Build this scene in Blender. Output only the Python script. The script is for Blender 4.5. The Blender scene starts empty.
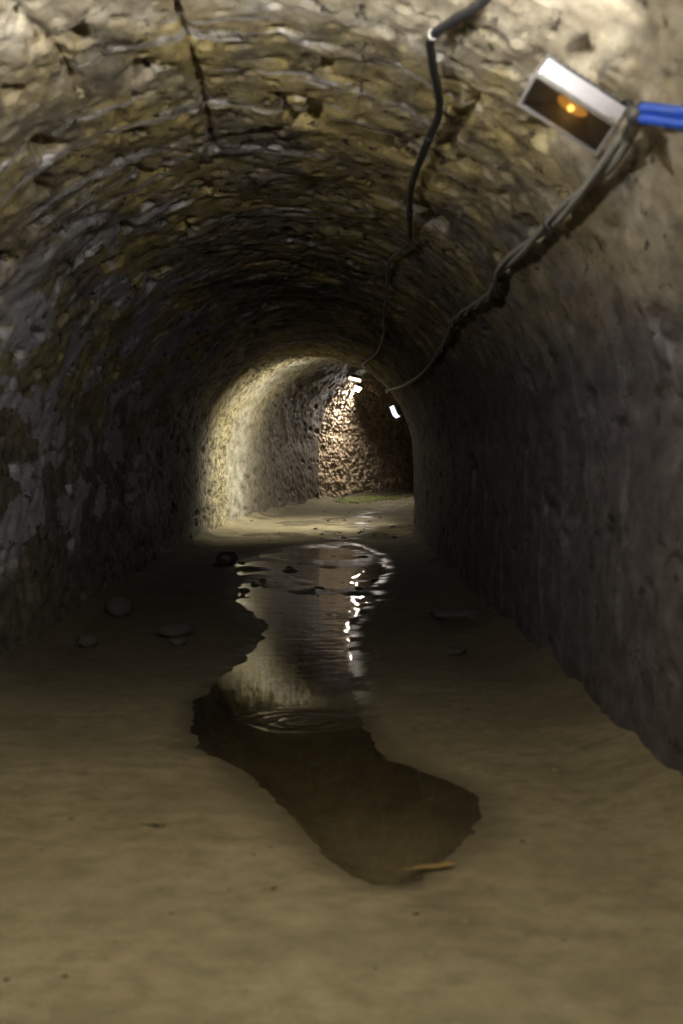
import bpy, bmesh, math, random
import numpy as np
from mathutils import Vector, Matrix

scene = bpy.context.scene
COL = scene.collection
random.seed(5)
PI = math.pi

# ------------------------------------------------------------------ camera
cam_data = bpy.data.cameras.new('camera')
cam_data.sensor_fit = 'VERTICAL'
cam_data.sensor_height = 36.0
cam_data.lens = 50.0
cam_data.clip_start = 0.05
cam_data.dof.use_dof = True
cam_data.dof.focus_distance = 27.0
cam_data.dof.aperture_fstop = 2.8
cam = bpy.data.objects.new('camera', cam_data)
COL.objects.link(cam)
cam.location = (0, 0, 1.5)
cam.rotation_euler = (math.radians(90) - math.atan(53 / 1422.2), 0, -math.atan(9.5 / 1422.2))
scene.camera = cam

# ------------------------------------------------------------------ world, exposure
world = bpy.data.worlds.new('world')
scene.world = world
world.use_nodes = True
world.node_tree.nodes['Background'].inputs[0].default_value = (0.05, 0.045, 0.06, 1)
world.node_tree.nodes['Background'].inputs[1].default_value = 0.03
vs = scene.view_settings
vs.view_transform = 'Standard'
vs.look = 'None'
vs.exposure = 0.0
vs.gamma = 1.0
vs.use_curve_mapping = False
scene.cycles.use_denoising = True
scene.cycles.max_bounces = 8
scene.cycles.sample_clamp_indirect = 6.0

# lamp settings: watts-like emission strengths of each lamp's glowing panel, and colours
NEAR_DOWN = 165.0       # floodlight under the crown, just behind the top of the frame
NEAR_UP = 1500.0
NEAR_LEFT = 1300.0         # floodlight on the right haunch, just behind the top of the frame
FAR_A = 3600.0          # lamp on the right haunch where the far stretch begins
FAR_B = 1500.0           # lamp by the rubble wall
FAR_C = 3.0            # weak lamp above it
NEARC = (1.0, 0.96, 0.88)
WARM = (1.0, 0.93, 0.73)
COOL = (0.93, 0.93, 1.0)
FARW = (1.0, 0.93, 0.74)

# ------------------------------------------------------------------ noise (vectorised)
def _hash(i, j, k, seed):
    i = i.astype(np.uint32); j = j.astype(np.uint32); k = k.astype(np.uint32)
    h = i * np.uint32(374761393) + j * np.uint32(668265263) + k * np.uint32(2147483647 ^ 0x5bd1e995) + np.uint32((seed * 974711 + 12345) & 0xffffffff)
    h = (h ^ (h >> np.uint32(13))) * np.uint32(1274126177)
    h = (h ^ (h >> np.uint32(16))) * np.uint32(2246822519)
    h = h ^ (h >> np.uint32(15))
    return h.astype(np.float64) / 4294967295.0

def vnoise(x, y, z, seed=0):
    xi = np.floor(x); yi = np.floor(y); zi = np.floor(z)
    fx = x - xi; fy = y - yi; fz = z - zi
    xi = xi.astype(np.int64); yi = yi.astype(np.int64); zi = zi.astype(np.int64)
    ux = fx * fx * fx * (fx * (fx * 6 - 15) + 10)
    uy = fy * fy * fy * (fy * (fy * 6 - 15) + 10)
    uz = fz * fz * fz * (fz * (fz * 6 - 15) + 10)
    r = 0
    for a in (0, 1):
        wx = ux if a else 1 - ux
        for b in (0, 1):
            wy = uy if b else 1 - uy
            for c in (0, 1):
                wz = uz if c else 1 - uz
                r = r + wx * wy * wz * _hash(xi + a, yi + b, zi + c, seed)
    return r * 2 - 1            # -1 .. 1

def fbm(x, y, z, sc, octv=3, seed=0, gain=0.5):
    r = 0; amp = 1.0; tot = 0
    for o in range(octv):
        r = r + amp * vnoise(x * sc, y * sc, z * sc, seed + o * 17)
        tot += amp; amp *= gain; sc *= 2.03
    return r / tot

def voronoi2(u, v, seed=0):
    """distance to the nearest and second nearest feature point"""
    ui = np.floor(u).astype(np.int64); vi = np.floor(v).astype(np.int64)
    d1 = np.full(u.shape, 9.0); d2 = np.full(u.shape, 9.0); hid = np.zeros(u.shape)
    zz = np.zeros_like(ui)
    for a in (-1, 0, 1):
        for b in (-1, 0, 1):
            ci = ui + a; cj = vi + b
            px = ci + 0.15 + 0.7 * _hash(ci, cj, zz, seed)
            py = cj + 0.15 + 0.7 * _hash(ci, cj, zz + 1, seed)
            h = _hash(ci, cj, zz + 2, seed)
            d = np.hypot(u - px, v - py)
            closer = d < d1
            d2 = np.where(closer, d1, np.minimum(d2, d))
            hid = np.where(closer, h, hid)
            d1 = np.where(closer, d, d1)
    return d1, d2, hid

def sstep(a, b, x):
    t = np.clip((x - a) / (b - a), 0, 1)
    return t * t * (3 - 2 * t)

# ------------------------------------------------------------------ tunnel layout
RV = 1.93               # vault radius, also half the tunnel's width
HW = 1.5                # springing height
CX = -0.43              # axis
S0 = 25.5               # where the bend to the right starts
RC = 23.5               # radius of the bend's centre line
ULEN = HW * 2 + PI * RV
SRUB = 35.0             # the outer wall is bare rubble from here on

def zrise(s):
    t = np.maximum(s - 25.0, 0)
    return np.where(t < 2, 0.01 * t * t, 0.04 * (t - 1))

def frame(s):
    """axis point and the horizontal 'right' vector at path length s"""
    s = np.asarray(s, dtype=float)
    a = np.maximum(s - S0, 0) / RC
    st = np.minimum(s, S0)
    cx = CX + RC * (1 - np.cos(a)); cy = st + RC * np.sin(a)
    return cx, cy, np.cos(a), -np.sin(a)

def section(u):
    """u runs from the left foot up and over to the right foot: offset, height, inward normal"""
    u = np.asarray(u, dtype=float)
    th = PI - (np.clip(u, HW, HW + PI * RV) - HW) / RV
    ox = RV * np.cos(th); oz = HW + RV * np.sin(th)
    oz = np.where(u < HW, u, oz); oz = np.where(u > HW + PI * RV, ULEN - u, oz)
    return ox, oz, -np.cos(th), -np.sin(th)

def groove(u, s, pts, w):
    """distance mask of a polyline in (theta, s)"""
    m = np.zeros(np.broadcast(u, s).shape)
    for (t0, s0), (t1, s1) in zip(pts[:-1], pts[1:]):
        ua, ub = HW + (PI - t0) * RV, HW + (PI - t1) * RV
        dx, dy = ub - ua, s1 - s0
        k = np.clip(((u - ua) * dx + (s - s0) * dy) / (dx * dx + dy * dy), 0, 1)
        d = np.hypot(u - ua - k * dx, s - s0 - k * dy)
        m = np.maximum(m, 1 - sstep(w * 0.4, w, d))
    return m

CRACKS = [([(1.688, 5.6), (1.690, 6.83), (1.70, 7.56), (1.723, 8.9)], 0.035),
          ([(0.979, 6.36), (0.993, 6.89), (1.012, 7.65)], 0.03),
          ([(2.03, 5.0), (1.971, 6.26), (1.988, 6.9)], 0.03)]

def inward(u, s, x, y, z):
    """how far the rough rock stands in from the ideal section"""
    y = y * 0.5; x = x + 0                      # features drawn out along the tunnel
    d = 0.055 * fbm(x, y, z, 0.9, 2, 3)
    lum = fbm(x, y, z, 3.2, 3, 11)
    d = d + 0.030 * lum
    # rounded blocks and chipped ledges running round the arch
    led = fbm(u * 0.9, s * 1.6, u * 0 + 3.3, 1.0, 3, 23)
    d = d + 0.018 * sstep(0.12, 0.35, led) * (1 - sstep(15, 22, s))
    fine = fbm(x, y, z, 10.0, 4, 31, 0.62)
    d = d + 0.013 * fine
    pit = sstep(0.38, 0.62, fbm(x, y, z, 5.5, 2, 47))
    d = d - 0.075 * pit
    pit2 = sstep(0.30, 0.5, fbm(x, y, z, 17.0, 1, 53))
    d = d - 0.014 * pit2
    d = d - 0.05 * sstep(0.05, 0.4, fbm(x, y, z, 7.0, 3, 49)) * sstep(24.5, 26, s) * (1 - sstep(28, 30.5, s))
    right = sstep(HW + 2.2 * RV, HW + 2.9 * RV, u)          # the right-hand side is smoother
    d = d * (1 - 0.5 * right)
    for pts, w in CRACKS:
        d = d - 0.04 * groove(u, s, pts, w)
    # bare rubble on the outer wall of the bend
    rub = sstep(SRUB - 0.08, SRUB + 0.08, s + 0.15 * fbm(x, y, z, 2.0, 2, 61)) * (1 - sstep(HW + 0.85 * RV, HW + 1.1 * RV, u))
    if np.any(rub > 0):
        uu = u / 0.095 + 0.5 * vnoise(u * 3, s * 3, u * 0, 71)
        ss = s / 0.125 + 0.5 * vnoise(u * 3, s * 3, u * 0 + 9, 72)
        d1, d2, hid = voronoi2(uu, ss, 5)
        st = sstep(0.0, 0.35, d2 - d1)
        dr = 0.06 * st + 0.06 * (hid - 0.5) + 0.012 * fine + 0.03 * lum - 0.10
        d = d * (1 - rub) + dr * rub
    return d

def surf(u, s, extra=0.0):
    u, s = np.broadcast_arrays(np.asarray(u, float), np.asarray(s, float))
    ox, oz, nx, nz = section(u)
    cx, cy, rx, ry = frame(s)
    x0 = cx + ox * rx; y0 = cy + ox * ry; z0 = oz + zrise(s)
    d = inward(u, s, x0, y0, z0) + extra
    oo = ox + nx * d; zz = oz + nz * d
    return cx + oo * rx, cy + oo * ry, zz + zrise(s)

def spacing(*segs):
    out = []
    for a, b, st in segs:
        n = max(1, int(round((b - a) / st)))
        out += list(np.linspace(a, b, n, endpoint=False))
    out.append(segs[-1][1])
    return np.array(out)

S_GRID = spacing((-2.5, 3.5, 0.10), (3.5, 9, 0.022), (9, 16, 0.035), (16, 24, 0.06), (24, 34, 0.032), (34, 43, 0.024), (43, 50, 0.15))

# ------------------------------------------------------------------ materials
def new_mat(name):
    m = bpy.data.materials.new(name); m.use_nodes = True
    nt = m.node_tree
    return m, nt, nt.nodes['Principled BSDF']

def N(nt, kind, **kw):
    n = nt.nodes.new(kind)
    for k, v in kw.items():
        if k.startswith('in_'):
            n.inputs[k[3:].replace('_', ' ')].default_value = v
        else:
            setattr(n, k, v)
    return n

def ramp(nt, fac, stops, interp='LINEAR'):
    r = nt.nodes.new('ShaderNodeValToRGB')
    r.color_ramp.interpolation = interp
    els = r.color_ramp.elements
    while len(els) < len(stops): els.new(0.5)
    for e, (p, c) in zip(els, stops):
        e.position = p
        e.color = (c, c, c, 1) if isinstance(c, (int, float)) else (*c, 1)
    nt.links.new(fac, r.inputs[0])
    return r.outputs[0]

def mixc(nt, fac, a, b, blend='MIX'):
    m = nt.nodes.new('ShaderNodeMix'); m.data_type = 'RGBA'; m.blend_type = blend
    L = nt.links
    if isinstance(fac, (int, float)): m.inputs[0].default_value = fac
    else: L.new(fac, m.inputs[0])
    for sock, v in ((m.inputs[6], a), (m.inputs[7], b)):
        if isinstance(v, tuple): sock.default_value = (*v, 1)
        else: L.new(v, sock)
    return m.outputs[2]

def math_(nt, op, a, b=0.0):
    m = nt.nodes.new('ShaderNodeMath'); m.operation = op
    for i, v in enumerate((a, b)):
        if isinstance(v, (int, float)): m.inputs[i].default_value = v
        else: nt.links.new(v, m.inputs[i])
    return m.outputs[0]

def noise(nt, vec, scale, detail=4, rough=0.55, dist=0.0):
    n = nt.nodes.new('ShaderNodeTexNoise')
    n.inputs['Scale'].default_value = scale; n.inputs['Detail'].default_value = detail
    n.inputs['Roughness'].default_value = rough; n.inputs['Distortion'].default_value = dist
    nt.links.new(vec, n.inputs['Vector'])
    return n.outputs['Fac']

def mapped(nt, vec, scale, rot=(0, 0, 0)):
    m = nt.nodes.new('ShaderNodeMapping')
    m.inputs['Scale'].default_value = scale; m.inputs['Rotation'].default_value = rot
    nt.links.new(vec, m.inputs['Vector'])
    return m.outputs[0]

def rock_material():
    m, nt, bs = new_mat('tunnel_rock')
    L = nt.links
    obj = mapped(nt, N(nt, 'ShaderNodeTexCoord').outputs['Object'], (1.0, 0.42, 1.0))
    uv = N(nt, 'ShaderNodeUVMap'); uv.uv_map = 'wrap'
    uvo = uv.outputs[0]
    sep = N(nt, 'ShaderNodeSeparateXYZ'); L.new(uvo, sep.inputs[0])
    U, S = sep.outputs[0], sep.outputs[1]
    n1 = noise(nt, obj, 1.6, 5, 0.6)
    n2 = noise(nt, obj, 6.0, 6, 0.65)
    n3 = noise(nt, obj, 26.0, 4, 0.6)
    ochre = ramp(nt, n2, [(0.30, (0.12, 0.09, 0.035)), (0.46, (0.37, 0.29, 0.11)), (0.62, (0.54, 0.44, 0.20)), (0.78, (0.66, 0.58, 0.37))])
    grey = ramp(nt, n2, [(0.30, (0.07, 0.056, 0.04)), (0.5, (0.20, 0.17, 0.12)), (0.72, (0.38, 0.33, 0.25))])
    base = mixc(nt, ramp(nt, n1, [(0.42, 0.0), (0.58, 1.0)]), ochre, grey)
    # the left wall below the springing is dull grey stone, darkened to imitate the dim mid-tunnel
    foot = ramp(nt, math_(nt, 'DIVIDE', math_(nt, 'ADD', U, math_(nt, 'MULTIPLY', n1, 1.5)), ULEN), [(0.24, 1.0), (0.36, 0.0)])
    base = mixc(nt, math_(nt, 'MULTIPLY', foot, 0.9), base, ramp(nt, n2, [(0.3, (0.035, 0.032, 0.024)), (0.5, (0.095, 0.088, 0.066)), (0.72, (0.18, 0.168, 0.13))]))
    # the right-hand side is browner, its purple tint imitating lens haze
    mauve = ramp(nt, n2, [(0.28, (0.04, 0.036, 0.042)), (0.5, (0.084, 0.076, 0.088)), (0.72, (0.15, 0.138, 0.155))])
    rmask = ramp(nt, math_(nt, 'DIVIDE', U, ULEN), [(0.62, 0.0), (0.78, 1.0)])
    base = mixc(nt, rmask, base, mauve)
    # lime streaks that run round the arch, and larger plaster remains on the left
    st = noise(nt, mapped(nt, uvo, (0.6, 3.4, 1.0), (0, 0, 0.16)), 1.0, 5, 0.58, 0.5)
    smask = ramp(nt, st, [(0.575, 0.0), (0.61, 1.0)])
    smask = math_(nt, 'MULTIPLY', smask, ramp(nt, n3, [(0.35, 0.2), (0.55, 1.0)]))
    smask = math_(nt, 'MULTIPLY', smask, ramp(nt, math_(nt, 'DIVIDE', U, ULEN), [(0.20, 0.15), (0.30, 1.0), (0.55, 0.8), (0.68, 0.12)]))
    base = mixc(nt, smask, base, ramp(nt, n2, [(0.3, (0.42, 0.41, 0.44)), (0.7, (0.78, 0.77, 0.80))]))
    pl = noise(nt, mapped(nt, uvo, (1.5, 0.55, 1.0), (0, 0, 0.2)), 1.3, 6, 0.66, 0.3)
    pmask = ramp(nt, pl, [(0.50, 0.0), (0.525, 1.0)])
    pmask = math_(nt, 'MULTIPLY', pmask, ramp(nt, math_(nt, 'DIVIDE', S, 50.0), [(0.16, 0.0), (0.20, 1.0), (0.36, 1.0), (0.44, 0.0)]))
    pmask = math_(nt, 'MULTIPLY', pmask, ramp(nt, math_(nt, 'DIVIDE', U, ULEN), [(0.06, 0.0), (0.10, 1.0), (0.36, 1.0), (0.45, 0.0)]))
    base = mixc(nt, pmask, base, ramp(nt, n2, [(0.3, (0.30, 0.29, 0.33)), (0.7, (0.46, 0.45, 0.51))]))
    # pale crust at the near end of the vault
    near = math_(nt, 'ADD', math_(nt, 'MULTIPLY', n1, 2.2), S)
    cmask = ramp(nt, math_(nt, 'DIVIDE', near, 10.0), [(0.715, 1.0), (0.755, 0.0)])
    cmask = math_(nt, 'MULTIPLY', cmask, ramp(nt, noise(nt, obj, 4.0, 5, 0.6), [(0.36, 0.15), (0.5, 1.0)]))
    cmask = math_(nt, 'MULTIPLY', cmask, ramp(nt, math_(nt, 'DIVIDE', U, ULEN), [(0.70, 1.0), (0.78, 0.1)]))
    base = mixc(nt, cmask, base, ramp(nt, n2, [(0.3, (0.20, 0.165, 0.115)), (0.52, (0.38, 0.335, 0.25)), (0.75, (0.55, 0.51, 0.44))]))
    # dark pits and stains
    dk = noise(nt, obj, 9.0, 5, 0.7)
    base = mixc(nt, ramp(nt, dk, [(0.34, 1.0), (0.42, 0.0)]), base, (0.035, 0.026, 0.016))
    # far stretch: yellow rock first, then pale rendering, then bare brown darkened to imitate dim light
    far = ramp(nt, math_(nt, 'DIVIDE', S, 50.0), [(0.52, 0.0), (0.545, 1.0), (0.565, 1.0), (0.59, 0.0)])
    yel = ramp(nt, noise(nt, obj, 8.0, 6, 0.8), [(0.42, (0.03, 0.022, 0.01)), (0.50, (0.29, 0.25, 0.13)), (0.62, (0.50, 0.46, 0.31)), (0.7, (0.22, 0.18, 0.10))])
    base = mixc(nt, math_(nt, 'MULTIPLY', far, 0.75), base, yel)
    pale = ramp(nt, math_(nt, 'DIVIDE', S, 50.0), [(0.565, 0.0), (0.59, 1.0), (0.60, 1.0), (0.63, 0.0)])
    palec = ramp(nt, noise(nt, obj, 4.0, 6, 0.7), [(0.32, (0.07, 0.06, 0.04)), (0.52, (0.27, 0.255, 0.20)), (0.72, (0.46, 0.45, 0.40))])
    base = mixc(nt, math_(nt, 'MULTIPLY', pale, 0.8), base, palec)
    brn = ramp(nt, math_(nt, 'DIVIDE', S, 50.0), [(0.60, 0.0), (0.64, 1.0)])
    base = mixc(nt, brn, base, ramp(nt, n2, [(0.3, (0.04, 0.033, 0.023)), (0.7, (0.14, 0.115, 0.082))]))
    L.new(base, bs.inputs['Base Color'])
    bs.inputs['Roughness'].default_value = 0.85
    b = N(nt, 'ShaderNodeBump'); b.inputs['Strength'].default_value = 0.6; b.inputs['Distance'].default_value = 0.02
    L.new(noise(nt, obj, 30.0, 5, 0.65), b.inputs['Height']); L.new(b.outputs[0], bs.inputs['Normal'])
    return m

def rubble_material():
    m, nt, bs = new_mat('rubble_stone')
    obj = N(nt, 'ShaderNodeTexCoord').outputs['Object']
    c = ramp(nt, noise(nt, obj, 4.0, 5, 0.6), [(0.3, (0.17, 0.12, 0.08)), (0.5, (0.36, 0.28, 0.19)), (0.72, (0.50, 0.42, 0.32))])
    nt.links.new(c, bs.inputs['Base Color']); bs.inputs['Roughness'].default_value = 0.9
    b = N(nt, 'ShaderNodeBump'); b.inputs['Strength'].default_value = 0.6; b.inputs['Distance'].default_value = 0.02
    nt.links.new(noise(nt, obj, 22.0, 4, 0.65), b.inputs['Height']); nt.links.new(b.outputs[0], bs.inputs['Normal'])
    return m

def mud_material():
    m, nt, bs = new_mat('mud')
    L = nt.links
    obj = N(nt, 'ShaderNodeTexCoord').outputs['Object']
    at = N(nt, 'ShaderNodeAttribute'); at.attribute_name = 'wet'  # wetness, and the painted dimness of the middle stretch
    wet = at.outputs['Fac']
    n1 = noise(nt, obj, 1.1, 5, 0.6); n2 = noise(nt, obj, 7.0, 6, 0.65); n3 = noise(nt, obj, 40.0, 4, 0.6)
    c = ramp(nt, n2, [(0.28, (0.185, 0.160, 0.102)), (0.5, (0.285, 0.252, 0.168)), (0.72, (0.37, 0.33, 0.23))])
    c = mixc(nt, ramp(nt, n1, [(0.40, 0.0), (0.60, 0.6)]), c, (0.20, 0.175, 0.115))
    c = mixc(nt, ramp(nt, n3, [(0.66, 0.0), (0.74, 0.7)]), c, (0.44, 0.40, 0.28))
    c = mixc(nt, ramp(nt, n3, [(0.27, 0.7), (0.34, 0.0)]), c, (0.07, 0.06, 0.035))
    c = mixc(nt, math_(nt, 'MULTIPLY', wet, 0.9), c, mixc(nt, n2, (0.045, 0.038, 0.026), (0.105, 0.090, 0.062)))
    L.new(c, bs.inputs['Base Color'])
    ga = N(nt, 'ShaderNodeAttribute'); ga.attribute_name = 'gloss'
    r = math_(nt, 'SUBTRACT', 0.92, math_(nt, 'MULTIPLY', ga.outputs['Fac'], 0.62))
    L.new(r, bs.inputs['Roughness'])
    L.new(math_(nt, 'ADD', 0.08, math_(nt, 'MULTIPLY', ga.outputs['Fac'], 0.42)), bs.inputs['Specular IOR Level'])
    b = N(nt, 'ShaderNodeBump'); b.inputs['Strength'].default_value = 0.55; b.inputs['Distance'].default_value = 0.015
    h = math_(nt, 'ADD', noise(nt, obj, 18.0, 5, 0.65), math_(nt, 'MULTIPLY', n3, 0.4))
    L.new(h, b.inputs['Height']); L.new(b.outputs[0], bs.inputs['Normal'])
    return m

def water_material():
    m, nt, bs = new_mat('muddy_water')
    nt.nodes.remove(bs)
    out = nt.nodes['Material Output']
    tr = N(nt, 'ShaderNodeBsdfTransparent'); tr.inputs[0].default_value = (0.84, 0.82, 0.76, 1)
    gl = N(nt, 'ShaderNodeBsdfGlossy'); gl.inputs['Roughness'].default_value = 0.03
    fr = N(nt, 'ShaderNodeFresnel'); fr.inputs['IOR'].default_value = 1.33
    mx = N(nt, 'ShaderNodeMixShader')
    nt.links.new(fr.outputs[0], mx.inputs[0]); nt.links.new(tr.outputs[0], mx.inputs[1]); nt.links.new(gl.outputs[0], mx.inputs[2])
    nt.links.new(mx.outputs[0], out.inputs[0])
    return m

def simple(name, col, rough=0.5, metal=0.0, var=0.15, scale=30.0, bump=0.1):
    m, nt, bs = new_mat(name)
    obj = N(nt, 'ShaderNodeTexCoord').outputs['Object']
    lo = tuple(c * (1 - var) for c in col); hi = tuple(min(1, c * (1 + var)) for c in col)
    n = noise(nt, obj, scale, 4, 0.6)
    nt.links.new(ramp(nt, n, [(0.3, lo), (0.7, hi)]), bs.inputs['Base Color'])
    bs.inputs['Roughness'].default_value = rough; bs.inputs['Metallic'].default_value = metal
    if bump:
        b = N(nt, 'ShaderNodeBump'); b.inputs['Strength'].default_value = bump; b.inputs['Distance'].default_value = 0.005
        nt.links.new(n, b.inputs['Height']); nt.links.new(b.outputs[0], bs.inputs['Normal'])
    return m

def glow(name, col, strength):
    m, nt, bs = new_mat(name)
    bs.inputs['Base Color'].default_value = (0.8, 0.8, 0.8, 1)
    bs.inputs['Emission Color'].default_value = (*col, 1)
    bs.inputs['Emission Strength'].default_value = strength
    return m

M_ROCK = rock_material(); M_RUB = rubble_material(); M_MUD = mud_material(); M_WATER = water_material()
M_WHITE = simple('white_enamel', (0.44, 0.44, 0.50), 0.35, 0, 0.06, 40, 0.05)
M_ALU = simple('grey_metal', (0.42, 0.42, 0.44), 0.35, 0.8, 0.15, 60, 0.1)
M_DARKM = simple('dark_metal', (0.06, 0.06, 0.065), 0.5, 0.4, 0.2, 60, 0.1)
M_BLACK = simple('black_rubber', (0.022, 0.022, 0.026), 0.42, 0, 0.3, 40, 0.1)
M_GREY = simple('grey_rubber', (0.27, 0.27, 0.25), 0.5, 0, 0.2, 30, 0.1)
M_TIE = simple('black_tie', (0.03, 0.03, 0.032), 0.5, 0, 0.2, 40, 0)
M_TAPE = simple('pale_tape', (0.50, 0.49, 0.48), 0.6, 0, 0.15, 60, 0.1)
M_BLUE = simple('blue_plastic', (0.015, 0.075, 0.50), 0.35, 0, 0.2, 30, 0.05)
M_STONE = simple('pale_stone', (0.24, 0.21, 0.155), 0.85, 0, 0.35, 25, 0.5)
M_STONED = simple('wet_stone', (0.06, 0.05, 0.035), 0.45, 0, 0.35, 25, 0.5)
M_STONEG = simple('grey_stone', (0.062, 0.056, 0.05), 0.85, 0, 0.3, 18, 0.5)
M_LEAF = simple('dead_leaf', (0.42, 0.30, 0.13), 0.7, 0, 0.3, 60, 0.3)
M_LEAFD = simple('dark_leaf', (0.05, 0.035, 0.02), 0.7, 0, 0.3, 60, 0.3)
M_MOSS = simple('moss', (0.10, 0.12, 0.03), 0.95, 0, 0.45, 30, 0.6)

# ------------------------------------------------------------------ object helpers
def props(o, label=None, cat=None, group=None, kind=None):
    if label: o['label'] = label
    if cat: o['category'] = cat
    if group: o['group'] = group
    if kind: o['kind'] = kind
    return o

def link(name, me, parent=None, mats=()):
    o = bpy.data.objects.new(name, me); COL.objects.link(o)
    for mm in mats: me.materials.append(mm)
    if parent: o.parent = parent
    return o

def empty(name, loc):
    o = bpy.data.objects.new(name, None); COL.objects.link(o)
    o.empty_display_size = 0.1; o.location = loc
    return o

def grid_mesh(name, X, Y, Z, keep=None, uv=None, flip=False, normals=None):
    """mesh from 2-D coordinate arrays; keep is a mask of quads"""
    nr, nc = X.shape
    co = np.stack([X, Y, Z], -1).reshape(-1, 3)
    idx = np.arange(nr * nc).reshape(nr, nc)
    q = np.stack([idx[:-1, :-1], idx[:-1, 1:], idx[1:, 1:], idx[1:, :-1]], -1)
    q = q[keep] if keep is not None else q.reshape(-1, 4)
    if flip: q = q[:, ::-1]
    used = np.zeros(len(co), bool); used[q.ravel()] = True
    remap = np.cumsum(used) - 1
    q2 = remap[q]
    co2 = co[used]
    me = bpy.data.meshes.new(name)
    me.vertices.add(len(co2)); me.vertices.foreach_set('co', co2.ravel().astype(np.float32))
    me.loops.add(len(q2) * 4); me.loops.foreach_set('vertex_index', q2.ravel().astype(np.int32))
    me.polygons.add(len(q2)); me.polygons.foreach_set('loop_start', np.arange(0, len(q2) * 4, 4, dtype=np.int32))
    me.polygons.foreach_set('loop_total', np.full(len(q2), 4, dtype=np.int32))
    me.update(calc_edges=True)
    me.polygons.foreach_set('use_smooth', np.ones(len(q2), bool))
    if uv is not None:
        lay = me.uv_layers.new(name='wrap')
        a = np.stack(uv, -1).reshape(-1, 2)[used][q2.ravel()]
        lay.data.foreach_set('uv', a.ravel().astype(np.float32))
    me.validate()
    if normals is not None:
        me.normals_split_custom_set_from_vertices([tuple(v) for v in normals.reshape(-1, 3)[used]])
    return me, used

def grid_normals(X, Y, Z, flip=False):
    P = np.stack([X, Y, Z], -1)
    n = np.cross(np.gradient(P, axis=1), np.gradient(P, axis=0))
    n /= np.linalg.norm(n, axis=-1, keepdims=True) + 1e-12
    return -n if flip else n

# ------------------------------------------------------------------ walls and vault
def build_shell():
    U = np.concatenate([np.linspace(-0.12, HW, 46, endpoint=False), np.linspace(HW, HW + PI * RV, 210, endpoint=False), np.linspace(HW + PI * RV, ULEN + 0.12, 50)])
    G = S_GRID
    SS, UU = np.meshgrid(G, U, indexing='ij')
    X, Y, Z = surf(UU, SS)
    Nn = grid_normals(X, Y, Z)
    # make sure the normals point to the axis
    cx, cy, rx, ry = frame(SS)
    inw = (cx - X) * Nn[..., 0] + (cy - Y) * Nn[..., 1] + (HW + zrise(SS) - Z) * Nn[..., 2]
    flip = np.mean(inw) < 0
    if flip: Nn = -Nn
    uc = 0.5 * (UU[:-1, :-1] + UU[1:, 1:]); sc = 0.5 * (SS[:-1, :-1] + SS[1:, 1:])
    usp = HW + 0.62 * RV; usr = ULEN - usp
    rub = (sc > SRUB) & (uc < HW + 0.98 * RV)
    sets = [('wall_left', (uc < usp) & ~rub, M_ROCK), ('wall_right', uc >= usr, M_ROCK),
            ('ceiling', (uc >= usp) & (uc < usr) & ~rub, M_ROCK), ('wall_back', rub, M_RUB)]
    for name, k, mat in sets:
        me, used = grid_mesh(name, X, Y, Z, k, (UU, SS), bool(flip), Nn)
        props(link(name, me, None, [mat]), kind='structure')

build_shell()

# ------------------------------------------------------------------ floor
CH = np.array([  # s, left edge, right edge of the water
    (4.95, 0.16, 0.24), (5.1, 0.06, 0.34), (5.35, -0.06, 0.52), (5.6, -0.13, 0.60), (6.0, -0.24, 0.66), (6.3, -0.31, 0.66), (6.6, -0.38, 0.52), (6.95, -0.50, 0.35),
    (7.3, -0.72, 0.27), (7.9, -0.82, 0.21), (8.85, -0.88, 0.17), (9.4, -0.84, 0.17), (10.2, -0.72, 0.14), (11.1, -0.64, 0.14), (12.8, -0.60, 0.18),
    (14.0, -0.85, 0.30), (15.1, -1.03, 0.46), (17.0, -1.15, 0.55), (18.4, -1.25, 0.72), (20.5, -1.50, 0.75), (22.0, -1.2, 0.75), (23.5, -0.8, 0.6), (24.8, -0.45, 0.45), (25.6, -0.1, 0.1)])

def channel(x, s, xw, yw):
    wob = 0.05 * fbm(xw, yw, xw * 0, 2.2, 3, 101) + 0.03 * fbm(xw, yw, xw * 0, 8.0, 4, 107, 0.65)
    xl = np.interp(s, CH[:, 0], CH[:, 1]); xr = np.interp(s, CH[:, 0], CH[:, 2])
    t = np.minimum(x - xl, xr - x) + wob
    ends = np.minimum(s - 4.93, 25.7 - s)
    return np.minimum(t, ends)

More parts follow.
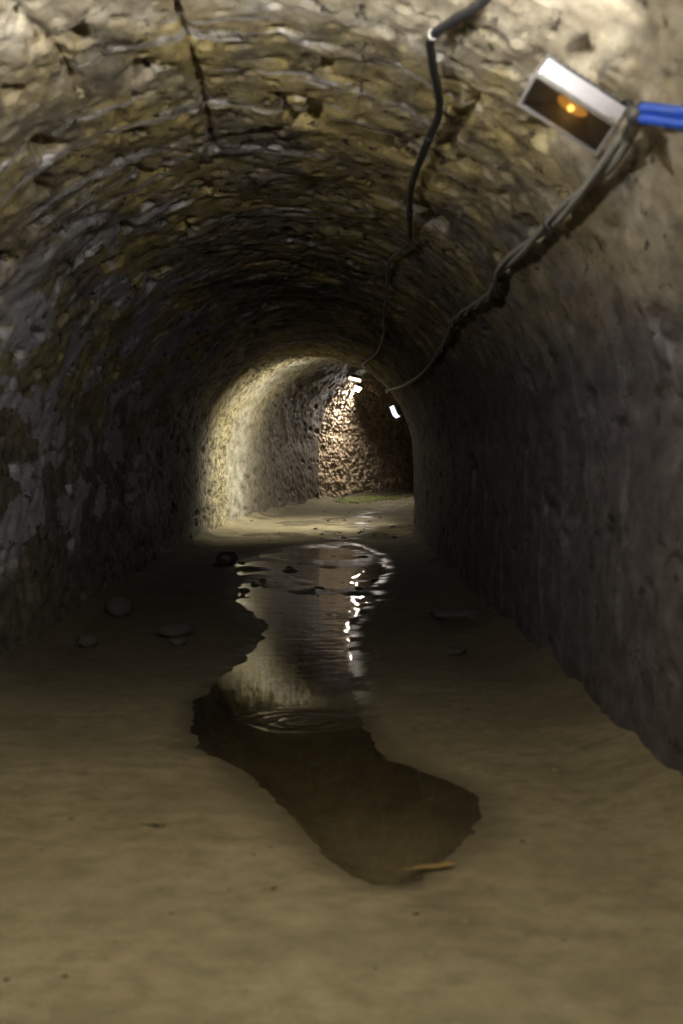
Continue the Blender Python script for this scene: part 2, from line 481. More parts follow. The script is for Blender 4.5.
def floor_height(off, s):
    """off is the offset from the axis, s the path length"""
    off, s = np.broadcast_arrays(np.asarray(off, float), np.asarray(s, float))
    cx, cy, rx, ry = frame(s)
    xw = cx + off * rx; yw = cy + off * ry
    z0 = xw * 0
    t = channel(CX + off, s, xw, yw)
    h = 0.025 + 0.014 * fbm(xw, yw, z0, 1.3, 3, 111) + 0.008 * fbm(xw, yw, z0, 5.0, 3, 117) + 0.004 * fbm(xw, yw, z0, 21.0, 2, 119)
    bank = sstep(-0.28, 0.03, t)
    h = h * (1 - bank) + (h * 0.35 - 0.004) * bank
    deep = sstep(-0.02, 0.22, t)
    far = sstep(12.0, 15.5, s)
    bar = fbm(xw * 1.3, yw * 1.5, z0, 1.0, 4, 131, 0.6)          # mud bars lying across the flow
    h = h - deep * (0.05 * (1 - far) + far * (0.014 + 0.085 * bar))
    foot = np.clip((np.abs(off) - 1.45) / 0.5, 0, 1.3)
    h = h + 0.10 * foot ** 2 * (1 + 0.6 * fbm(xw, yw, z0, 2.0, 2, 141))
    # a shallow runnel comes down the far slope
    run = 1 - sstep(0.1, 0.55, np.abs(off - 0.45 - 0.3 * np.sin(s * 0.5)))
    run = run * sstep(24.5, 26.5, s)
    h = h - 0.02 * run
    wet = sstep(-0.22, 0.02, t) * (0.70 + 0.30 * sstep(6.5, 9.0, s))
    wet = wet - 0.35 * sstep(0.03, 0.2, t) * (1 - sstep(6.0, 7.5, s))
    wet = np.maximum(wet, 0.95 * run * sstep(-0.25, 0.15, fbm(xw, yw, z0, 1.6, 3, 157)))
    # damp tongue drying out in front of the puddle
    tx = 0.30 + 0.18 * (4.95 - s)
    damp = (1 - sstep(0.05, 0.26, np.abs(CX + off - tx) + 0.1 * fbm(xw, yw, z0, 3.0, 3, 161))) * sstep(4.0, 4.5, s) * (1 - sstep(5.1, 5.4, s))
    wet = np.maximum(wet, 0.5 * damp)
    # middle stretch darkened to imitate ground beyond the lamps' reach
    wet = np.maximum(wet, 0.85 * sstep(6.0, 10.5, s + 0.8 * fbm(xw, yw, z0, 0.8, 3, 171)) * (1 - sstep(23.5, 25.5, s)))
    # damp patches on the far slope, then darker ground farther up
    wet = np.maximum(wet, 0.85 * sstep(-0.05, 0.3, fbm(xw, yw, z0, 1.3, 4, 181)) * sstep(25, 27, s))
    wet = np.maximum(wet, 0.8 * sstep(29, 33, s + 1.5 * fbm(xw, yw, z0, 1.0, 2, 183)))
    glo = (1 - sstep(0.0, 0.16, np.abs(t))) * sstep(7.5, 9.5, s) * sstep(-0.15, 0.25, fbm(xw, yw, z0, 6.0, 3, 191))
    glo = np.maximum(glo * (0.35 + 0.65 * sstep(-0.3, 0.1, xw)), 0.8 * run * wet * sstep(0.0, 0.3, fbm(xw, yw, z0, 7.0, 3, 193)))
    glo = np.maximum(glo, 0.7 * sstep(0.0, 0.2, t) * sstep(12, 15, s))
    floor_height.gloss = glo
    return xw, yw, h + zrise(s), wet

def floor_z(x, y):
    """height of the ground at a world point before the bend"""
    return float(floor_height(np.array([[x - CX]]), np.array([[y]]))[2][0, 0])

def build_floor():
    OFF = np.linspace(-2.15, 2.15, 230)
    G = S_GRID
    SS, OO = np.meshgrid(G, OFF, indexing='ij')
    X, Y, Z, W = floor_height(OO, SS); GL = floor_height.gloss
    me, used = grid_mesh('floor', X, Y, Z, None, (OO, SS), False)
    me.polygons.foreach_set('use_smooth', np.ones(len(me.polygons), bool))
    # faces must look up
    nz = me.polygons[0].normal.z
    if nz < 0: me.flip_normals()
    ag = me.attributes.new('gloss', 'FLOAT', 'POINT')
    ag.data.foreach_set('value', GL.reshape(-1)[used].astype(np.float32))
    at = me.attributes.new('wet', 'FLOAT', 'POINT')  # also carries the shade painted on the middle ground
    at.data.foreach_set('value', W.reshape(-1)[used].astype(np.float32))
    props(link('floor', me, None, [M_MUD]), kind='structure')

build_floor()

# ------------------------------------------------------------------ water
def build_water():
    xs = np.concatenate([np.arange(-2.0, 1.6, 0.016)])
    ys = spacing((4.8, 9.6, 0.014), (9.6, 14, 0.02), (14, 26, 0.03))
    YY, XX = np.meshgrid(ys, xs, indexing='ij')
    _, _, FZ, _ = floor_height(XX - CX, YY)
    below = FZ < 0.004
    k = below[:-1, :-1] | below[1:, :-1] | below[:-1, 1:] | below[1:, 1:]
    z0 = XX * 0
    # rings spreading from a drip
    r = np.hypot(XX + 0.16, (YY - 8.08))
    ring = np.cos(r * 2 * PI / 0.115) * np.exp(-((r - 0.20) / 0.20) ** 2) * 0.0010
    flow = sstep(8.8, 12.0, YY)
    edge = sstep(-0.10, 0.12, XX - (-0.05))
    rip = (0.0042 * fbm(XX * 1.0, YY * 1.6, z0, 5.0, 2, 201) + 0.0020 * fbm(XX, YY * 1.5, z0, 16.0, 2, 207)) * (0.3 + 0.7 * edge) * flow
    still = 0.0002 * fbm(XX, YY, z0, 4.0, 2, 211)
    Z = ring + rip + still
    me, used = grid_mesh('puddle', XX, YY, Z, k, None, False)
    if me.polygons[0].normal.z < 0: me.flip_normals()
    o = link('puddle', me, None, [M_WATER])
    props(o, 'long brown rippled puddle winding down the middle of the tunnel floor', 'puddle')
build_water()

# ------------------------------------------------------------------ generic shape helpers
def catmull(pts, n=8):
    pts = [Vector(p) for p in pts]
    out = []
    for i in range(len(pts) - 1):
        p0 = pts[max(i - 1, 0)]; p1 = pts[i]; p2 = pts[i + 1]; p3 = pts[min(i + 2, len(pts) - 1)]
        for k in range(n):
            t = k / n
            out.append(0.5 * ((2 * p1) + (p2 - p0) * t + (2 * p0 - 5 * p1 + 4 * p2 - p3) * t * t + (3 * p1 - p0 - 3 * p2 + p3) * t ** 3))
    out.append(pts[-1])
    return out

def tube(name, pts, rad, mat, parent=None, seg=10, jitter=0.0, caps=True):
    """a swept tube; rad may be a number or a list"""
    bm = bmesh.new()
    rings = []
    up = Vector((0, 0, 1))
    for i, p in enumerate(pts):
        t = (pts[min(i + 1, len(pts) - 1)] - pts[max(i - 1, 0)]).normalized()
        a = t.cross(up)
        if a.length < 1e-3: a = t.cross(Vector((1, 0, 0)))
        a.normalize(); b = t.cross(a).normalized()
        r = rad[i] if isinstance(rad, (list, tuple)) else rad
        r *= 1 + jitter * random.uniform(-1, 1)
        rings.append([bm.verts.new(p + (a * math.cos(2 * PI * k / seg) + b * math.sin(2 * PI * k / seg)) * r) for k in range(seg)])
    for r0, r1 in zip(rings[:-1], rings[1:]):
        for k in range(seg):
            bm.faces.new((r0[k], r0[(k + 1) % seg], r1[(k + 1) % seg], r1[k]))
    if caps:
        bm.faces.new(rings[0][::-1]); bm.faces.new(rings[-1])
    bmesh.ops.recalc_face_normals(bm, faces=bm.faces)
    for f in bm.faces: f.smooth = True
    me = bpy.data.meshes.new(name); bm.to_mesh(me); bm.free()
    return link(name, me, parent, [mat])

def bm_obj(name, bm, mat, parent=None, smooth=False):
    bmesh.ops.recalc_face_normals(bm, faces=bm.faces)
    for f in bm.faces: f.smooth = smooth
    me = bpy.data.meshes.new(name); bm.to_mesh(me); bm.free()
    return link(name, me, parent, [mat])

def add_hull_box(bm, c0, c1, taper=1.0, bev=0.0):
    """box between two corners; taper scales the +y... end's cross-section"""
    x0, y0, z0 = c0; x1, y1, z1 = c1
    cx, cz = (x0 + x1) / 2, (z0 + z1) / 2
    vs_ = []
    for (yy, tt) in ((y0, 1.0), (y1, taper)):
        for (xx, zz) in ((x0, z0), (x1, z0), (x1, z1), (x0, z1)):
            vs_.append(bm.verts.new((cx + (xx - cx) * tt, yy, cz + (zz - cz) * tt)))
    fs = [(0, 1, 2, 3), (7, 6, 5, 4), (0, 4, 5, 1), (1, 5, 6, 2), (2, 6, 7, 3), (3, 7, 4, 0)]
    faces = [bm.faces.new([vs_[i] for i in f]) for f in fs]
    if bev:
        ed = list({e for f in faces for e in f.edges})
        bmesh.ops.bevel(bm, geom=ed, offset=bev, segments=2, affect='EDGES')

def add_frame(bm, w, h, t, y0, y1, bev=0.0):
    """rectangular rim in the xz plane, from y0 to y1"""
    o = [(-w / 2, -h / 2), (w / 2, -h / 2), (w / 2, h / 2), (-w / 2, h / 2)]
    i_ = [(-w / 2 + t, -h / 2 + t), (w / 2 - t, -h / 2 + t), (w / 2 - t, h / 2 - t), (-w / 2 + t, h / 2 - t)]
    V = {}
    for nm, ring in (('o', o), ('i', i_)):
        for yy, k in ((y0, 0), (y1, 1)):
            V[nm, k] = [bm.verts.new((x, yy, z)) for x, z in ring]
    for k in range(4):
        j = (k + 1) % 4
        bm.faces.new((V['o', 0][k], V['o', 0][j], V['o', 1][j], V['o', 1][k]))
        bm.faces.new((V['i', 0][k], V['i', 1][k], V['i', 1][j], V['i', 0][j]))
        bm.faces.new((V['o', 0][k], V['i', 0][k], V['i', 0][j], V['o', 0][j]))
        bm.faces.new((V['o', 1][k], V['o', 1][j], V['i', 1][j], V['i', 1][k]))

# ------------------------------------------------------------------ floodlights
def wall_point(th, s, clear):
    u = HW + (PI - th) * RV
    x, y, z = surf(np.array([u]), np.array([s]), clear)
    return Vector((float(x[0]), float(y[0]), float(z[0])))

def cable_point(th, s, clear):
    """a point that hangs just clear of the rock knobs around it"""
    u = HW + (PI - th) * RV
    ru, rs = np.meshgrid(u + np.linspace(-0.07, 0.07, 7), s + np.linspace(-0.25, 0.25, 11))
    ox, oz, nx, nz = section(ru); cx, cy, rx, ry = frame(rs)
    d = inward(ru, rs, cx + ox * rx, cy + ox * ry, oz + zrise(rs))
    return wall_point(th, s, clear + float(d.max() - d[5, 3]))

def basis(yv, xv):
    """rotation whose local -y looks along the given facing direction"""
    f = Vector(yv).normalized(); y = -f
    x = Vector(xv); x = (x - y * x.dot(y)).normalized()
    z = x.cross(y)
    return Matrix((x, y, z)).transposed()

def floodlight(label, loc, facing, xdir, w, h, dep, strength, colour, mount, group=None, housing=None, hood=0.0):
    """box floodlight: glass faces local -y, hangs from mount by a bracket and stem"""
    root = empty('floodlight', loc)
    root.rotation_mode = 'QUATERNION'
    R = basis(facing, xdir)
    root.rotation_quaternion = R.to_quaternion()
    props(root, label, 'floodlight', group)
    bm = bmesh.new(); add_hull_box(bm, (-w / 2, 0.012, -h / 2), (w / 2, dep, h / 2), 0.72, 0.006)
    bm_obj('housing', bm, housing or M_DARKM, root)
    bm = bmesh.new()
    for k in range(7):
        x = -w * 0.3 + k * w * 0.1
        add_hull_box(bm, (x - 0.003, dep - 0.002, -h * 0.3), (x + 0.003, dep + 0.022, h * 0.3))
    bm_obj('cooling_fins', bm, M_DARKM, root)
    bm = bmesh.new(); add_frame(bm, w * 1.06, h * 1.06, 0.014, -0.008, 0.016)
    bm_obj('rim', bm, M_WHITE, root)
    bm = bmesh.new(); add_hull_box(bm, (-w / 2 + 0.006, -0.008, -h / 2 + 0.006), (w / 2 - 0.006, 0.006, h / 2 - 0.006))
    bm_obj('lit_panel', bm, glow('lamp_glow', colour, strength), root)
    if hood:
        bm = bmesh.new(); add_frame(bm, w * 1.05, h * 1.05, 0.012, -hood, -0.008)  # added hood: glows itself to imitate a lit lens, blocks backward spill
        bm_obj('glowing_hood', bm, glow('hood_glow', (0.84, 0.84, 1.0), 1.6), root)
    # yoke
    inv = R.inverted()
    for sx in (-1, 1):
        bm = bmesh.new(); add_hull_box(bm, (sx * (w / 2 + 0.018) - 0.004, dep * 0.35, -0.015), (sx * (w / 2 + 0.018) + 0.004, dep + 0.07, 0.015))
        bm_obj('bracket_arm', bm, M_ALU, root)
    bm = bmesh.new(); add_hull_box(bm, (-w / 2 - 0.02, dep + 0.062, -0.015), (w / 2 + 0.02, dep + 0.07, 0.015))
    bm_obj('bracket_bar', bm, M_ALU, root)
    m = inv @ (Vector(mount) - Vector(loc))
    tube('stem', [Vector((0, dep + 0.066, 0)), (Vector((0, dep + 0.066, 0)) + m) / 2, m], 0.012, M_ALU, root)
    return root

# the two lamps that light the near stretch, over and beside the photographer
floodlight('floodlight under the crown nearest the photographer', (-0.40, 2.5, 3.10), (0.0, 0.30, -0.95), (1, 0, 0), 0.34, 0.24, 0.09, NEAR_DOWN, WARM, wall_point(1.55, 2.5, -0.02))
floodlight('floodlight on the right haunch nearest the photographer', (0.52, 3.9, 2.93), (-0.50, 0.52, 0.69), (0.9, 0.4, 0), 0.22, 0.13, 0.08, NEAR_UP, NEARC, wall_point(0.98, 3.7, -0.02))
floodlight('floodlight on the left haunch nearest the photographer', (-1.30, 3.9, 2.90), (0.25, 0.58, 0.75), (0.9, -0.1, 0), 0.22, 0.13, 0.08, NEAR_LEFT, NEARC, wall_point(2.10, 3.7, -0.02))
# the lamps round the far stretch
floodlight('far warm floodlight just under the vault above the rubble wall', (0.56, 35.0, 3.46), (-0.25, -0.55, -0.80), (1, 0.1, 0.05), 0.32, 0.14, 0.10, FAR_C, (1.0, 0.80, 0.52), (0.62, 35.2, 3.82))
floodlight('far floodlight on the right haunch glowing pale lavender below the grey cable end', (1.31, 28.6, 2.47), (-0.88, 0.22, -0.42), (0.1, 0.2, 0.95), 0.19, 0.2, 0.09, FAR_A, FARW, wall_point(0.5, 28.6, -0.02), hood=0.10)
floodlight('farthest floodlight glaring white at the top of the rubble wall', (0.56, 36.2, 3.32), (-0.30, -0.42, -0.86), (0.95, 0.3, 0), 0.34, 0.24, 0.10, FAR_B, (1.0, 0.90, 0.78), (0.66, 36.4, 3.78))

# the big close lamp with the amber glow
def near_lamp():
    C = Vector((0.797, 4.86, 2.668))
    v = (C - Vector((0, 0, 1.5))).normalized()
    r = v.cross(Vector((0, 0, 1))).normalized(); up = r.cross(v).normalized()
    a = math.radians(33.5); t = math.radians(32)
    Lx = (r * math.cos(a) - up * math.sin(a)).normalized()
    P = (r * math.sin(a) + up * math.cos(a)).normalized()
    face = (-v * math.cos(t) - P * math.sin(t)).normalized()
    root = empty('floodlight', C); root.rotation_mode = 'QUATERNION'
    R = basis(face, Lx); root.rotation_quaternion = R.to_quaternion()
    props(root, 'large white floodlight with amber glow tilted under the vault beside blue tubing', 'floodlight')
    zs = 1 if (R @ Vector((0, 0, 1))).dot(P) > 0 else -1
    w, h, d = 0.315, 0.130, 0.125
    # housing: white box open at the glass
    bm = bmesh.new()
    add_frame(bm, w, h, 0.007, 0.0, d)
    bm_obj('housing', bm, M_WHITE, root)
    bm = bmesh.new(); add_hull_box(bm, (-w / 2, d, -h / 2), (w / 2, d + 0.035, h / 2), 0.8, 0.006)
    bm_obj('back_cover', bm, M_DARKM, root)
    bm = bmesh.new()
    for k in range(9):
        x = -w * 0.36 + k * w * 0.09
        add_hull_box(bm, (x - 0.003, d + 0.03, -h * 0.33), (x + 0.003, d + 0.058, h * 0.33))
    bm_obj('cooling_fins', bm, M_DARKM, root)
    bm = bmesh.new(); add_frame(bm, w * 1.035, h * 1.05, 0.009, -0.010, 0.008)
    bm_obj('rim', bm, M_ALU, root)
    # reflector: a funnel of four faceted sides behind the glass
    bm = bmesh.new()
    ow, oh, iw, ih = w / 2 - 0.009, h / 2 - 0.009, 0.05, 0.022
    o = [bm.verts.new((x * ow, 0.006, z * oh)) for x, z in ((-1, -1), (1, -1), (1, 1), (-1, 1))]
    i_ = [bm.verts.new((x * iw, 0.072, z * ih)) for x, z in ((-1, -1), (1, -1), (1, 1), (-1, 1))]
    for k in range(4): bm.faces.new((o[k], o[(k + 1) % 4], i_[(k + 1) % 4], i_[k]))
    bm.faces.new(i_)
    bm_obj('reflector', bm, simple('reflector_foil', (0.34, 0.33, 0.40), 0.6, 0.0, 0.1, 30, 0.05), root)
    # amber burner: an oval dish with a bright bead
    bm = bmesh.new(); bmesh.ops.create_uvsphere(bm, u_segments=20, v_segments=12, radius=1, matrix=Matrix.Diagonal((0.058, 0.012, 0.026, 1)))
    bmesh.ops.translate(bm, verts=bm.verts, vec=(0, 0.058, 0))
    bm_obj('amber_diffuser', bm, glow('amber_glow', (1.0, 0.38, 0.02), 0.42), root, True)
    bm = bmesh.new(); bmesh.ops.create_uvsphere(bm, u_segments=16, v_segments=10, radius=1, matrix=Matrix.Diagonal((0.011, 0.011, 0.011, 1)))
    bmesh.ops.translate(bm, verts=bm.verts, vec=(0, 0.040, 0))
    bm_obj('bulb', bm, glow('bulb_glow', (1.0, 0.66, 0.14), 2.6), root, True)
    # glass
    gm, nt, bs = new_mat('lamp_glass'); nt.nodes.remove(bs)
    tr = N(nt, 'ShaderNodeBsdfTransparent'); tr.inputs[0].default_value = (0.92, 0.90, 0.90, 1)
    gl = N(nt, 'ShaderNodeBsdfGlossy'); gl.inputs['Roughness'].default_value = 0.1
    fr = N(nt, 'ShaderNodeFresnel'); fr.inputs['IOR'].default_value = 1.45
    mx = N(nt, 'ShaderNodeMixShader')
    nt.links.new(fr.outputs[0], mx.inputs[0]); nt.links.new(tr.outputs[0], mx.inputs[1]); nt.links.new(gl.outputs[0], mx.inputs[2])
    nt.links.new(mx.outputs[0], nt.nodes['Material Output'].inputs[0])
    bm = bmesh.new(); add_hull_box(bm, (-w / 2 + 0.008, -0.003, -h / 2 + 0.008), (w / 2 - 0.008, 0.001, h / 2 - 0.008))
    bm_obj('glass', bm, gm, root)
    # screws on the visible side
    for sx in (-1, 1):
        bm = bmesh.new()
        bmesh.ops.create_cone(bm, cap_ends=True, segments=10, radius1=0.006, radius2=0.005, depth=0.006, matrix=Matrix.Translation((sx * (w / 2 - 0.02), 0.02, zs * (h / 2 + 0.002))))
        bm_obj('screw', bm, M_ALU, root)
    for sx in (-1, 1):
        bm = bmesh.new(); add_hull_box(bm, (sx * (w / 2 + 0.012) - 0.003, 0.04, -0.014), (sx * (w / 2 + 0.012) + 0.003, d + 0.11, 0.014))
        bm_obj('bracket_arm', bm, M_ALU, root)
    bm = bmesh.new(); add_hull_box(bm, (-w / 2 - 0.014, d + 0.104, -0.014), (w / 2 + 0.014, d + 0.11, 0.014))
    bm_obj('bracket_bar', bm, M_ALU, root)
    m = R.inverted() @ (wall_point(0.83, 5.6, -0.03) - C)
    tube('stem', [Vector((0, d + 0.107, 0)), (Vector((0, d + 0.107, 0)) + m) / 2, m], 0.012, M_ALU, root)
near_lamp()

# ------------------------------------------------------------------ cables
def vault_path(pts, n=8, wob=0.0):
    P = [cable_point(th, s, c) for th, s, c in pts]
    out = catmull(P, n)
    if wob:
        out = [p + Vector((random.uniform(-wob, wob), 0, random.uniform(-wob, wob))) for p in out]
    return out

black = empty('black_cable', wall_point(1.12, 5.94, 0.05)); bo = Vector(black.location)
props(black, 'black cable sagging along the crown of the vault towards the far lamps', 'cable')
pb = vault_path([(t, q, 0.035) for t, q in ((0.99, 4.5), (1.026, 5.05), (1.049, 5.27), (1.113, 5.76), (1.103, 6.05), (1.071, 6.43), (1.051, 6.87), (1.06, 7.62), (1.062, 8.59), (1.038, 9.51), (1.01, 10.32),
                 (1.034, 11.17), (1.068, 12.15), (1.032, 13.65), (1.016, 14.83), (0.991, 16.17), (0.972, 17.61), (0.953, 19.19), (0.97, 21.49), (1.039, 24.87), (1.0, 28.0))], 8, 0.002)
tube('sheath', [p - bo for p in pb[:8 * 10]], 0.0195, M_BLACK, black)
tube('thin_end', [p - bo for p in pb[8 * 10 - 1:]], 0.013, M_GREY, black)
j = cable_point(1.113, 5.76, 0.035) - bo
tube('tape_joint', [j + Vector((-0.0, -0.02, 0)), j, j + Vector((0.0, 0.03, 0))], 0.023, M_TAPE, black)
for k in (8 * 6 + 5, 8 * 9 - 2):
    p = pb[k] - bo; q = pb[k + 1] - bo
    tube('cable_tie', [p, q], 0.023, M_TIE, black)

grey = empty('twin_cable', wall_point(0.66, 5.35, 0.06)); go = Vector(grey.location)
props(grey, 'twisted grey twin cable running from the blue tubing to the far right lamp', 'cable')
pg = vault_path([(t, q, 0.045) for t, q in ((0.667, 4.86), (0.656, 5.15), (0.649, 5.77), (0.653, 6.48), (0.657, 7.4), (0.668, 8.63), (0.637, 9.7), (0.669, 11.75), (0.636, 13.56), (0.594, 17.16), (0.627, 21.16), (0.713, 26.2))], 24)
for sgn in (0, 1):
    pts = []
    for i, p in enumerate(pg):
        ph = sgn * PI + p.y * 2.2 if p.y < 9 else sgn * PI + 9 * 2.2 + (p.y - 9) * 5.0
        pts.append(p + Vector((math.cos(ph), 0, math.sin(ph))) * 0.0175 - go)
    tube('strand', pts, 0.0165, M_GREY, grey)
for s_ in (7.0, 8.96, 12.2):
    k = min(range(len(pg)), key=lambda i: abs(pg[i].y - s_))
    tube('cable_tie', [pg[k] - go, pg[k + 1] - go], 0.037, M_TIE, grey)
tube('end_plug', [pg[-2] - go, pg[-1] - go, pg[-1] - go + Vector((0.02, 0.12, -0.02))], 0.04, M_TAPE, grey)

blue = empty('blue_tubing', wall_point(0.66, 5.0, 0.07)); blo = Vector(blue.location)
props(blue, 'pair of bright blue plastic tubes on the wall beside the large amber lamp', 'tubing')
for dz in (0.017, -0.020):
    q = [wall_point(t, s, 0.075) + Vector((0, 0, dz)) - blo for t, s in ((0.667, 4.78), (0.662, 4.73), (0.636, 4.60), (0.608, 4.42), (0.563, 4.16), (0.48, 3.7))]
    tube('tube', catmull(q, 6), 0.0185, M_BLUE, blue, 14)
q = [wall_point(t, s, 0.075) - blo for t, s in ((0.671, 4.83), (0.669, 4.80), (0.664, 4.75))]
tube('collar', q, [0.030, 0.036, 0.040], M_DARKM, blue, 14)

# short lead from the big lamp to the tubing
ql = [Vector((0.915, 4.98, 2.72)), Vector((0.97, 5.03, 2.73)), Vector((1.03, 4.98, 2.74)), wall_point(0.690, 4.86, 0.07)]
props(tube('lamp_lead', catmull(ql, 6), 0.010, M_BLACK), 'short black lead joining the large amber lamp to the blue tubing', 'cable')

# ------------------------------------------------------------------ stones
def stone_mesh(name, seed, size, flat=0.6, rough=0.25, sub=3):
    bm = bmesh.new(); bmesh.ops.create_icosphere(bm, subdivisions=sub, radius=1.0)
    co = np.array([v.co[:] for v in bm.verts])
    n = fbm(co[:, 0] + seed * 7.1, co[:, 1], co[:, 2], 1.1, 3, seed)
    cell = vnoise(co[:, 0] * 2.3 + seed, co[:, 1] * 2.3, co[:, 2] * 2.3, seed + 3)
    co = co * (1 + rough * n + 0.35 * rough * np.sign(cell) * np.abs(cell) ** 0.5)[:, None]
    co = np.clip(co, -1.0, 0.98)
    co *= np.array(size)[None, :] * np.array([1, 1, flat])[None, :]
    for v, c in zip(bm.verts, co): v.co = c
    for f in bm.faces: f.smooth = True
    me = bpy.data.meshes.new(name); bm.to_mesh(me); bm.free()
    return me

def rock(name, x, y, size, flat, seed, mat, label, cat='rock', rz=0.0, sink=0.25, group=None):
    me = stone_mesh(name, seed, size, flat)
    o = link(name, me, None, [mat])
    zs = [v.co.z for v in me.vertices]
    o.location = (x, y, floor_z(x, y) - min(zs) * (1 - sink) )
    o.rotation_euler = (0, 0, rz)
    return props(o, label, cat, group)

rock('rock', -2.0, 13.3, (0.12, 0.10, 0.13), 0.85, 3, M_STONEG, 'grey boulder standing upright at the foot of the left wall in the dark', rz=0.3)
rock('rock', -1.30, 11.76, (0.16, 0.11, 0.11), 0.6, 8, M_STONEG, 'broad low grey rock on the dark ground between left wall and puddle', rz=0.6)
rock('rock', -1.22, 11.25, (0.09, 0.07, 0.06), 0.6, 9, M_STONEG, 'small stone lying just in front of the broad low grey rock', rz=1.6)
rock('rock', -1.93, 11.14, (0.09, 0.08, 0.075), 0.75, 12, M_STONEG, 'rounded cobble near the left wall', rz=0.2)
rock('rock', 1.18, 12.96, (0.29, 0.2, 0.13), 0.55, 17, M_STONEG, 'large flat slab of stone at the foot of the dark right wall', rz=-0.1)
rock('rock', 0.93, 10.67, (0.09, 0.07, 0.06), 0.6, 21, M_STONEG, 'small stone on the dark ground in front of the large flat slab', rz=0.8)
rock('rock', -1.50, 20.3, (0.15, 0.13, 0.14), 0.75, 25, M_STONED, 'dark wet rock silhouetted at the left edge of the shining water', rz=0.5)
rock('rock', -0.55, 19.0, (0.11, 0.09, 0.05), 0.6, 27, M_STONED, 'flat dark wet stone in midstream beyond the ripples', rz=0.1)
rock('rock', 3.05, 41.0, (0.30, 0.18, 0.09), 0.5, 29, simple('glint_white', (0.5, 0.5, 0.52), 0.8), 'pale flat stone imitating a puddle glint at the far right end')  # pale slab added to imitate the glint of a far puddle
bpy.context.view_layer.update()
far_glint = [o for o in COL.objects if o.get('label', '').startswith('pale flat stone')][0]
a_ = math.asin((41.0 - S0) / RC); 
def path_at(x, y):
    dx, dy = x - (CX + RC), y - S0
    a = math.atan2(dy, -dx); return S0 + RC * a, RC - math.hypot(dx, dy)
def ground(x, y):
    if y <= S0: return floor_z(x, y)
    s_, o_ = path_at(x, y)
    return float(floor_height(np.array([[o_]]), np.array([[s_]]))[2][0, 0])
far_glint.location = (2.35, 41.6, ground(2.35, 41.6) + 0.02)

# dead leaves and scraps on the near mud
def leaf(name, x, y, L, W, rz, mat, label, cat, curl=0.25):
    bm = bmesh.new()
    n, mth = 12, 6
    rows = []
    for i in range(n + 1):
        t = i / n
        wd = W * math.sin(PI * min(1, t * 0.97 + 0.02)) ** 0.8
        rows.append([bm.verts.new(((t - 0.5) * L, wd * (k / mth - 0.5), 0.004 + curl * abs(k / mth - 0.5) * wd + 0.012 * t * t + 0.003 * math.sin(9 * t))) for k in range(mth + 1)])
    for a, b in zip(rows[:-1], rows[1:]):
        for k in range(mth): bm.faces.new((a[k], a[k + 1], b[k + 1], b[k]))
    ext = bmesh.ops.solidify(bm, geom=list(bm.faces), thickness=0.002)
    o = bm_obj(name, bm, mat, None, True)
    o.location = (x, y, floor_z(x, y) + 0.003); o.rotation_euler = (0, 0, rz)
    props(o, label, cat)
    tube('leaf_stalk', [Vector((-L / 2 - 0.03, 0, 0.006)), Vector((-L / 2, 0, 0.005)), Vector((L / 2 * 0.8, 0, 0.013))], 0.0018, mat, o, 6)
    return o

leaf('dead_leaf', 0.37, 5.12, 0.17, 0.055, 0.15, M_LEAF, 'yellowish dead leaf at the near edge of the puddle', 'leaf')
leaf('dead_leaf', 0.30, 4.97, 0.06, 0.03, 0.1, M_LEAFD, 'dark scrap of leaf just in front of the yellowish leaf', 'leaf')
leaf('dead_leaf', -0.70, 5.65, 0.10, 0.03, -0.5, M_LEAFD, 'dark curled leaf on the dry mud left of the puddle', 'leaf')
leaf('dead_leaf', 0.44, 6.35, 0.05, 0.03, 0.5, M_LEAF, 'small tan leaf lying in the shallow right side of the puddle', 'leaf')

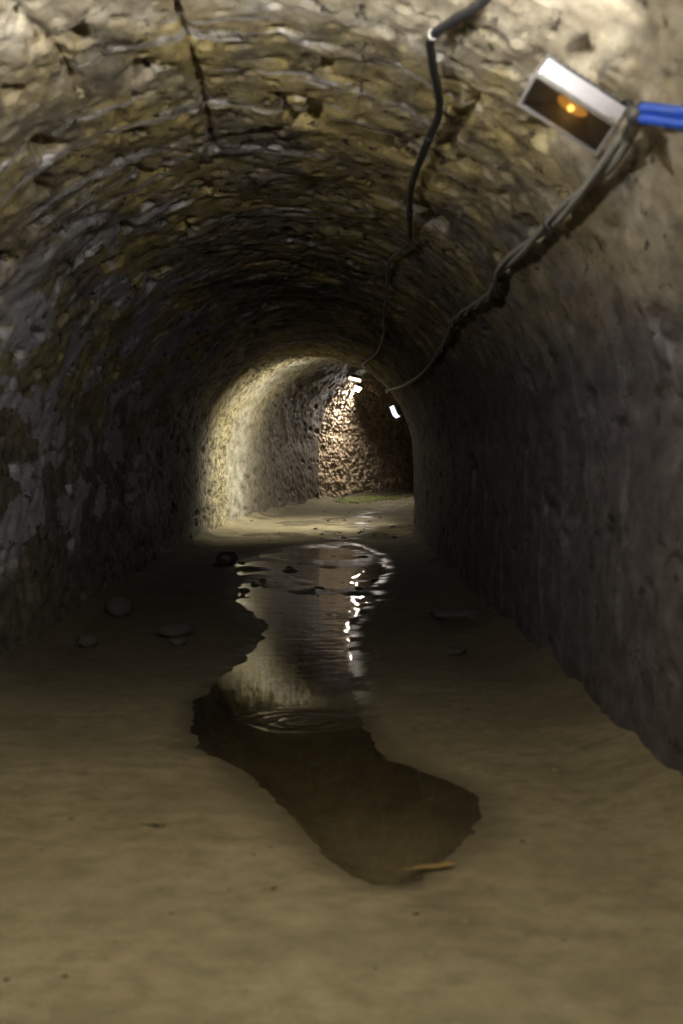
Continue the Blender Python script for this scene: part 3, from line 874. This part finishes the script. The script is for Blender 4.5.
# pebbles
PEB = [stone_mesh('pebble', 40 + k, (0.015, 0.013, 0.012), 0.7, 0.25, 2) for k in range(5)]
for me in PEB: me.materials.append(M_STONE)
PEBD = [stone_mesh('pebble', 60 + k, (0.022, 0.017, 0.014), 0.7, 0.25, 2) for k in range(4)]
for me in PEBD: me.materials.append(M_STONED)
def scatter(meshes, n, box, scale, label, group, cond, name='pebble'):
    k = 0; tries = 0; done = []
    while k < n and tries < 4000:
        tries += 1
        x = random.uniform(box[0], box[1]); y = random.uniform(box[2], box[3])
        if not cond(x, y) or any(math.hypot(x - a, y - b) < 0.14 for a, b in done): continue
        done.append((x, y))
        o = bpy.data.objects.new(name, random.choice(meshes)); COL.objects.link(o)
        sc = random.uniform(*scale); o.scale = (sc, sc, sc); o.rotation_euler = (0, 0, random.uniform(0, 6.28))
        o.location = (x, y, ground(x, y) + 0.003 * sc)
        props(o, label, 'pebble', group); k += 1
def in_channel(x, y):
    return float(channel(np.array([[x]]), np.array([[y]]), np.array([[x]]), np.array([[y]]))[0, 0])
scatter(PEB, 34, (-1.6, 1.3, 3.7, 7.5), (0.5, 1.2), 'tiny tan pebble on the near dry mud in front of the puddle', 'pebbles on the near mud', lambda x, y: in_channel(x, y) < -0.15)
scatter(PEBD, 26, (-1.4, 1.1, 13.0, 22.5), (1.2, 3.4), 'dark wet pebble standing out of the shining shallow water', 'pebbles in the shallow stream', lambda x, y: in_channel(x, y) > 0.0)
scatter(PEBD, 26, (-2.1, 1.3, 25.5, 33.0), (1.2, 3.0), 'small dark pebble on the lit ground under the far lamps', 'pebbles on the lit ground', lambda x, y: abs(path_at(x, y)[1]) < 1.75)

# moss at the foot of the rubble wall
def moss():
    n = 900
    bm = bmesh.new()
    for k in range(n):
        s_ = random.gauss(36.5, 0.5); o_ = -1.75 + abs(random.gauss(0, 0.38))
        cx, cy, rx, ry = frame(np.array([s_]))
        x = float(cx[0] + o_ * rx[0]); y = float(cy[0] + o_ * ry[0])
        z = ground(x, y)
        r = random.uniform(0.02, 0.05)
        bmesh.ops.create_icosphere(bm, subdivisions=1, radius=r, matrix=Matrix.Translation((x, y, z + r * 0.15)) @ Matrix.Diagonal((1.2, 1.2, 0.7, 1)))
    o = bm_obj('moss', bm, M_MOSS, None, True)
    props(o, 'patch of green moss at the foot of the lit rubble wall', 'moss', kind='stuff')
moss()
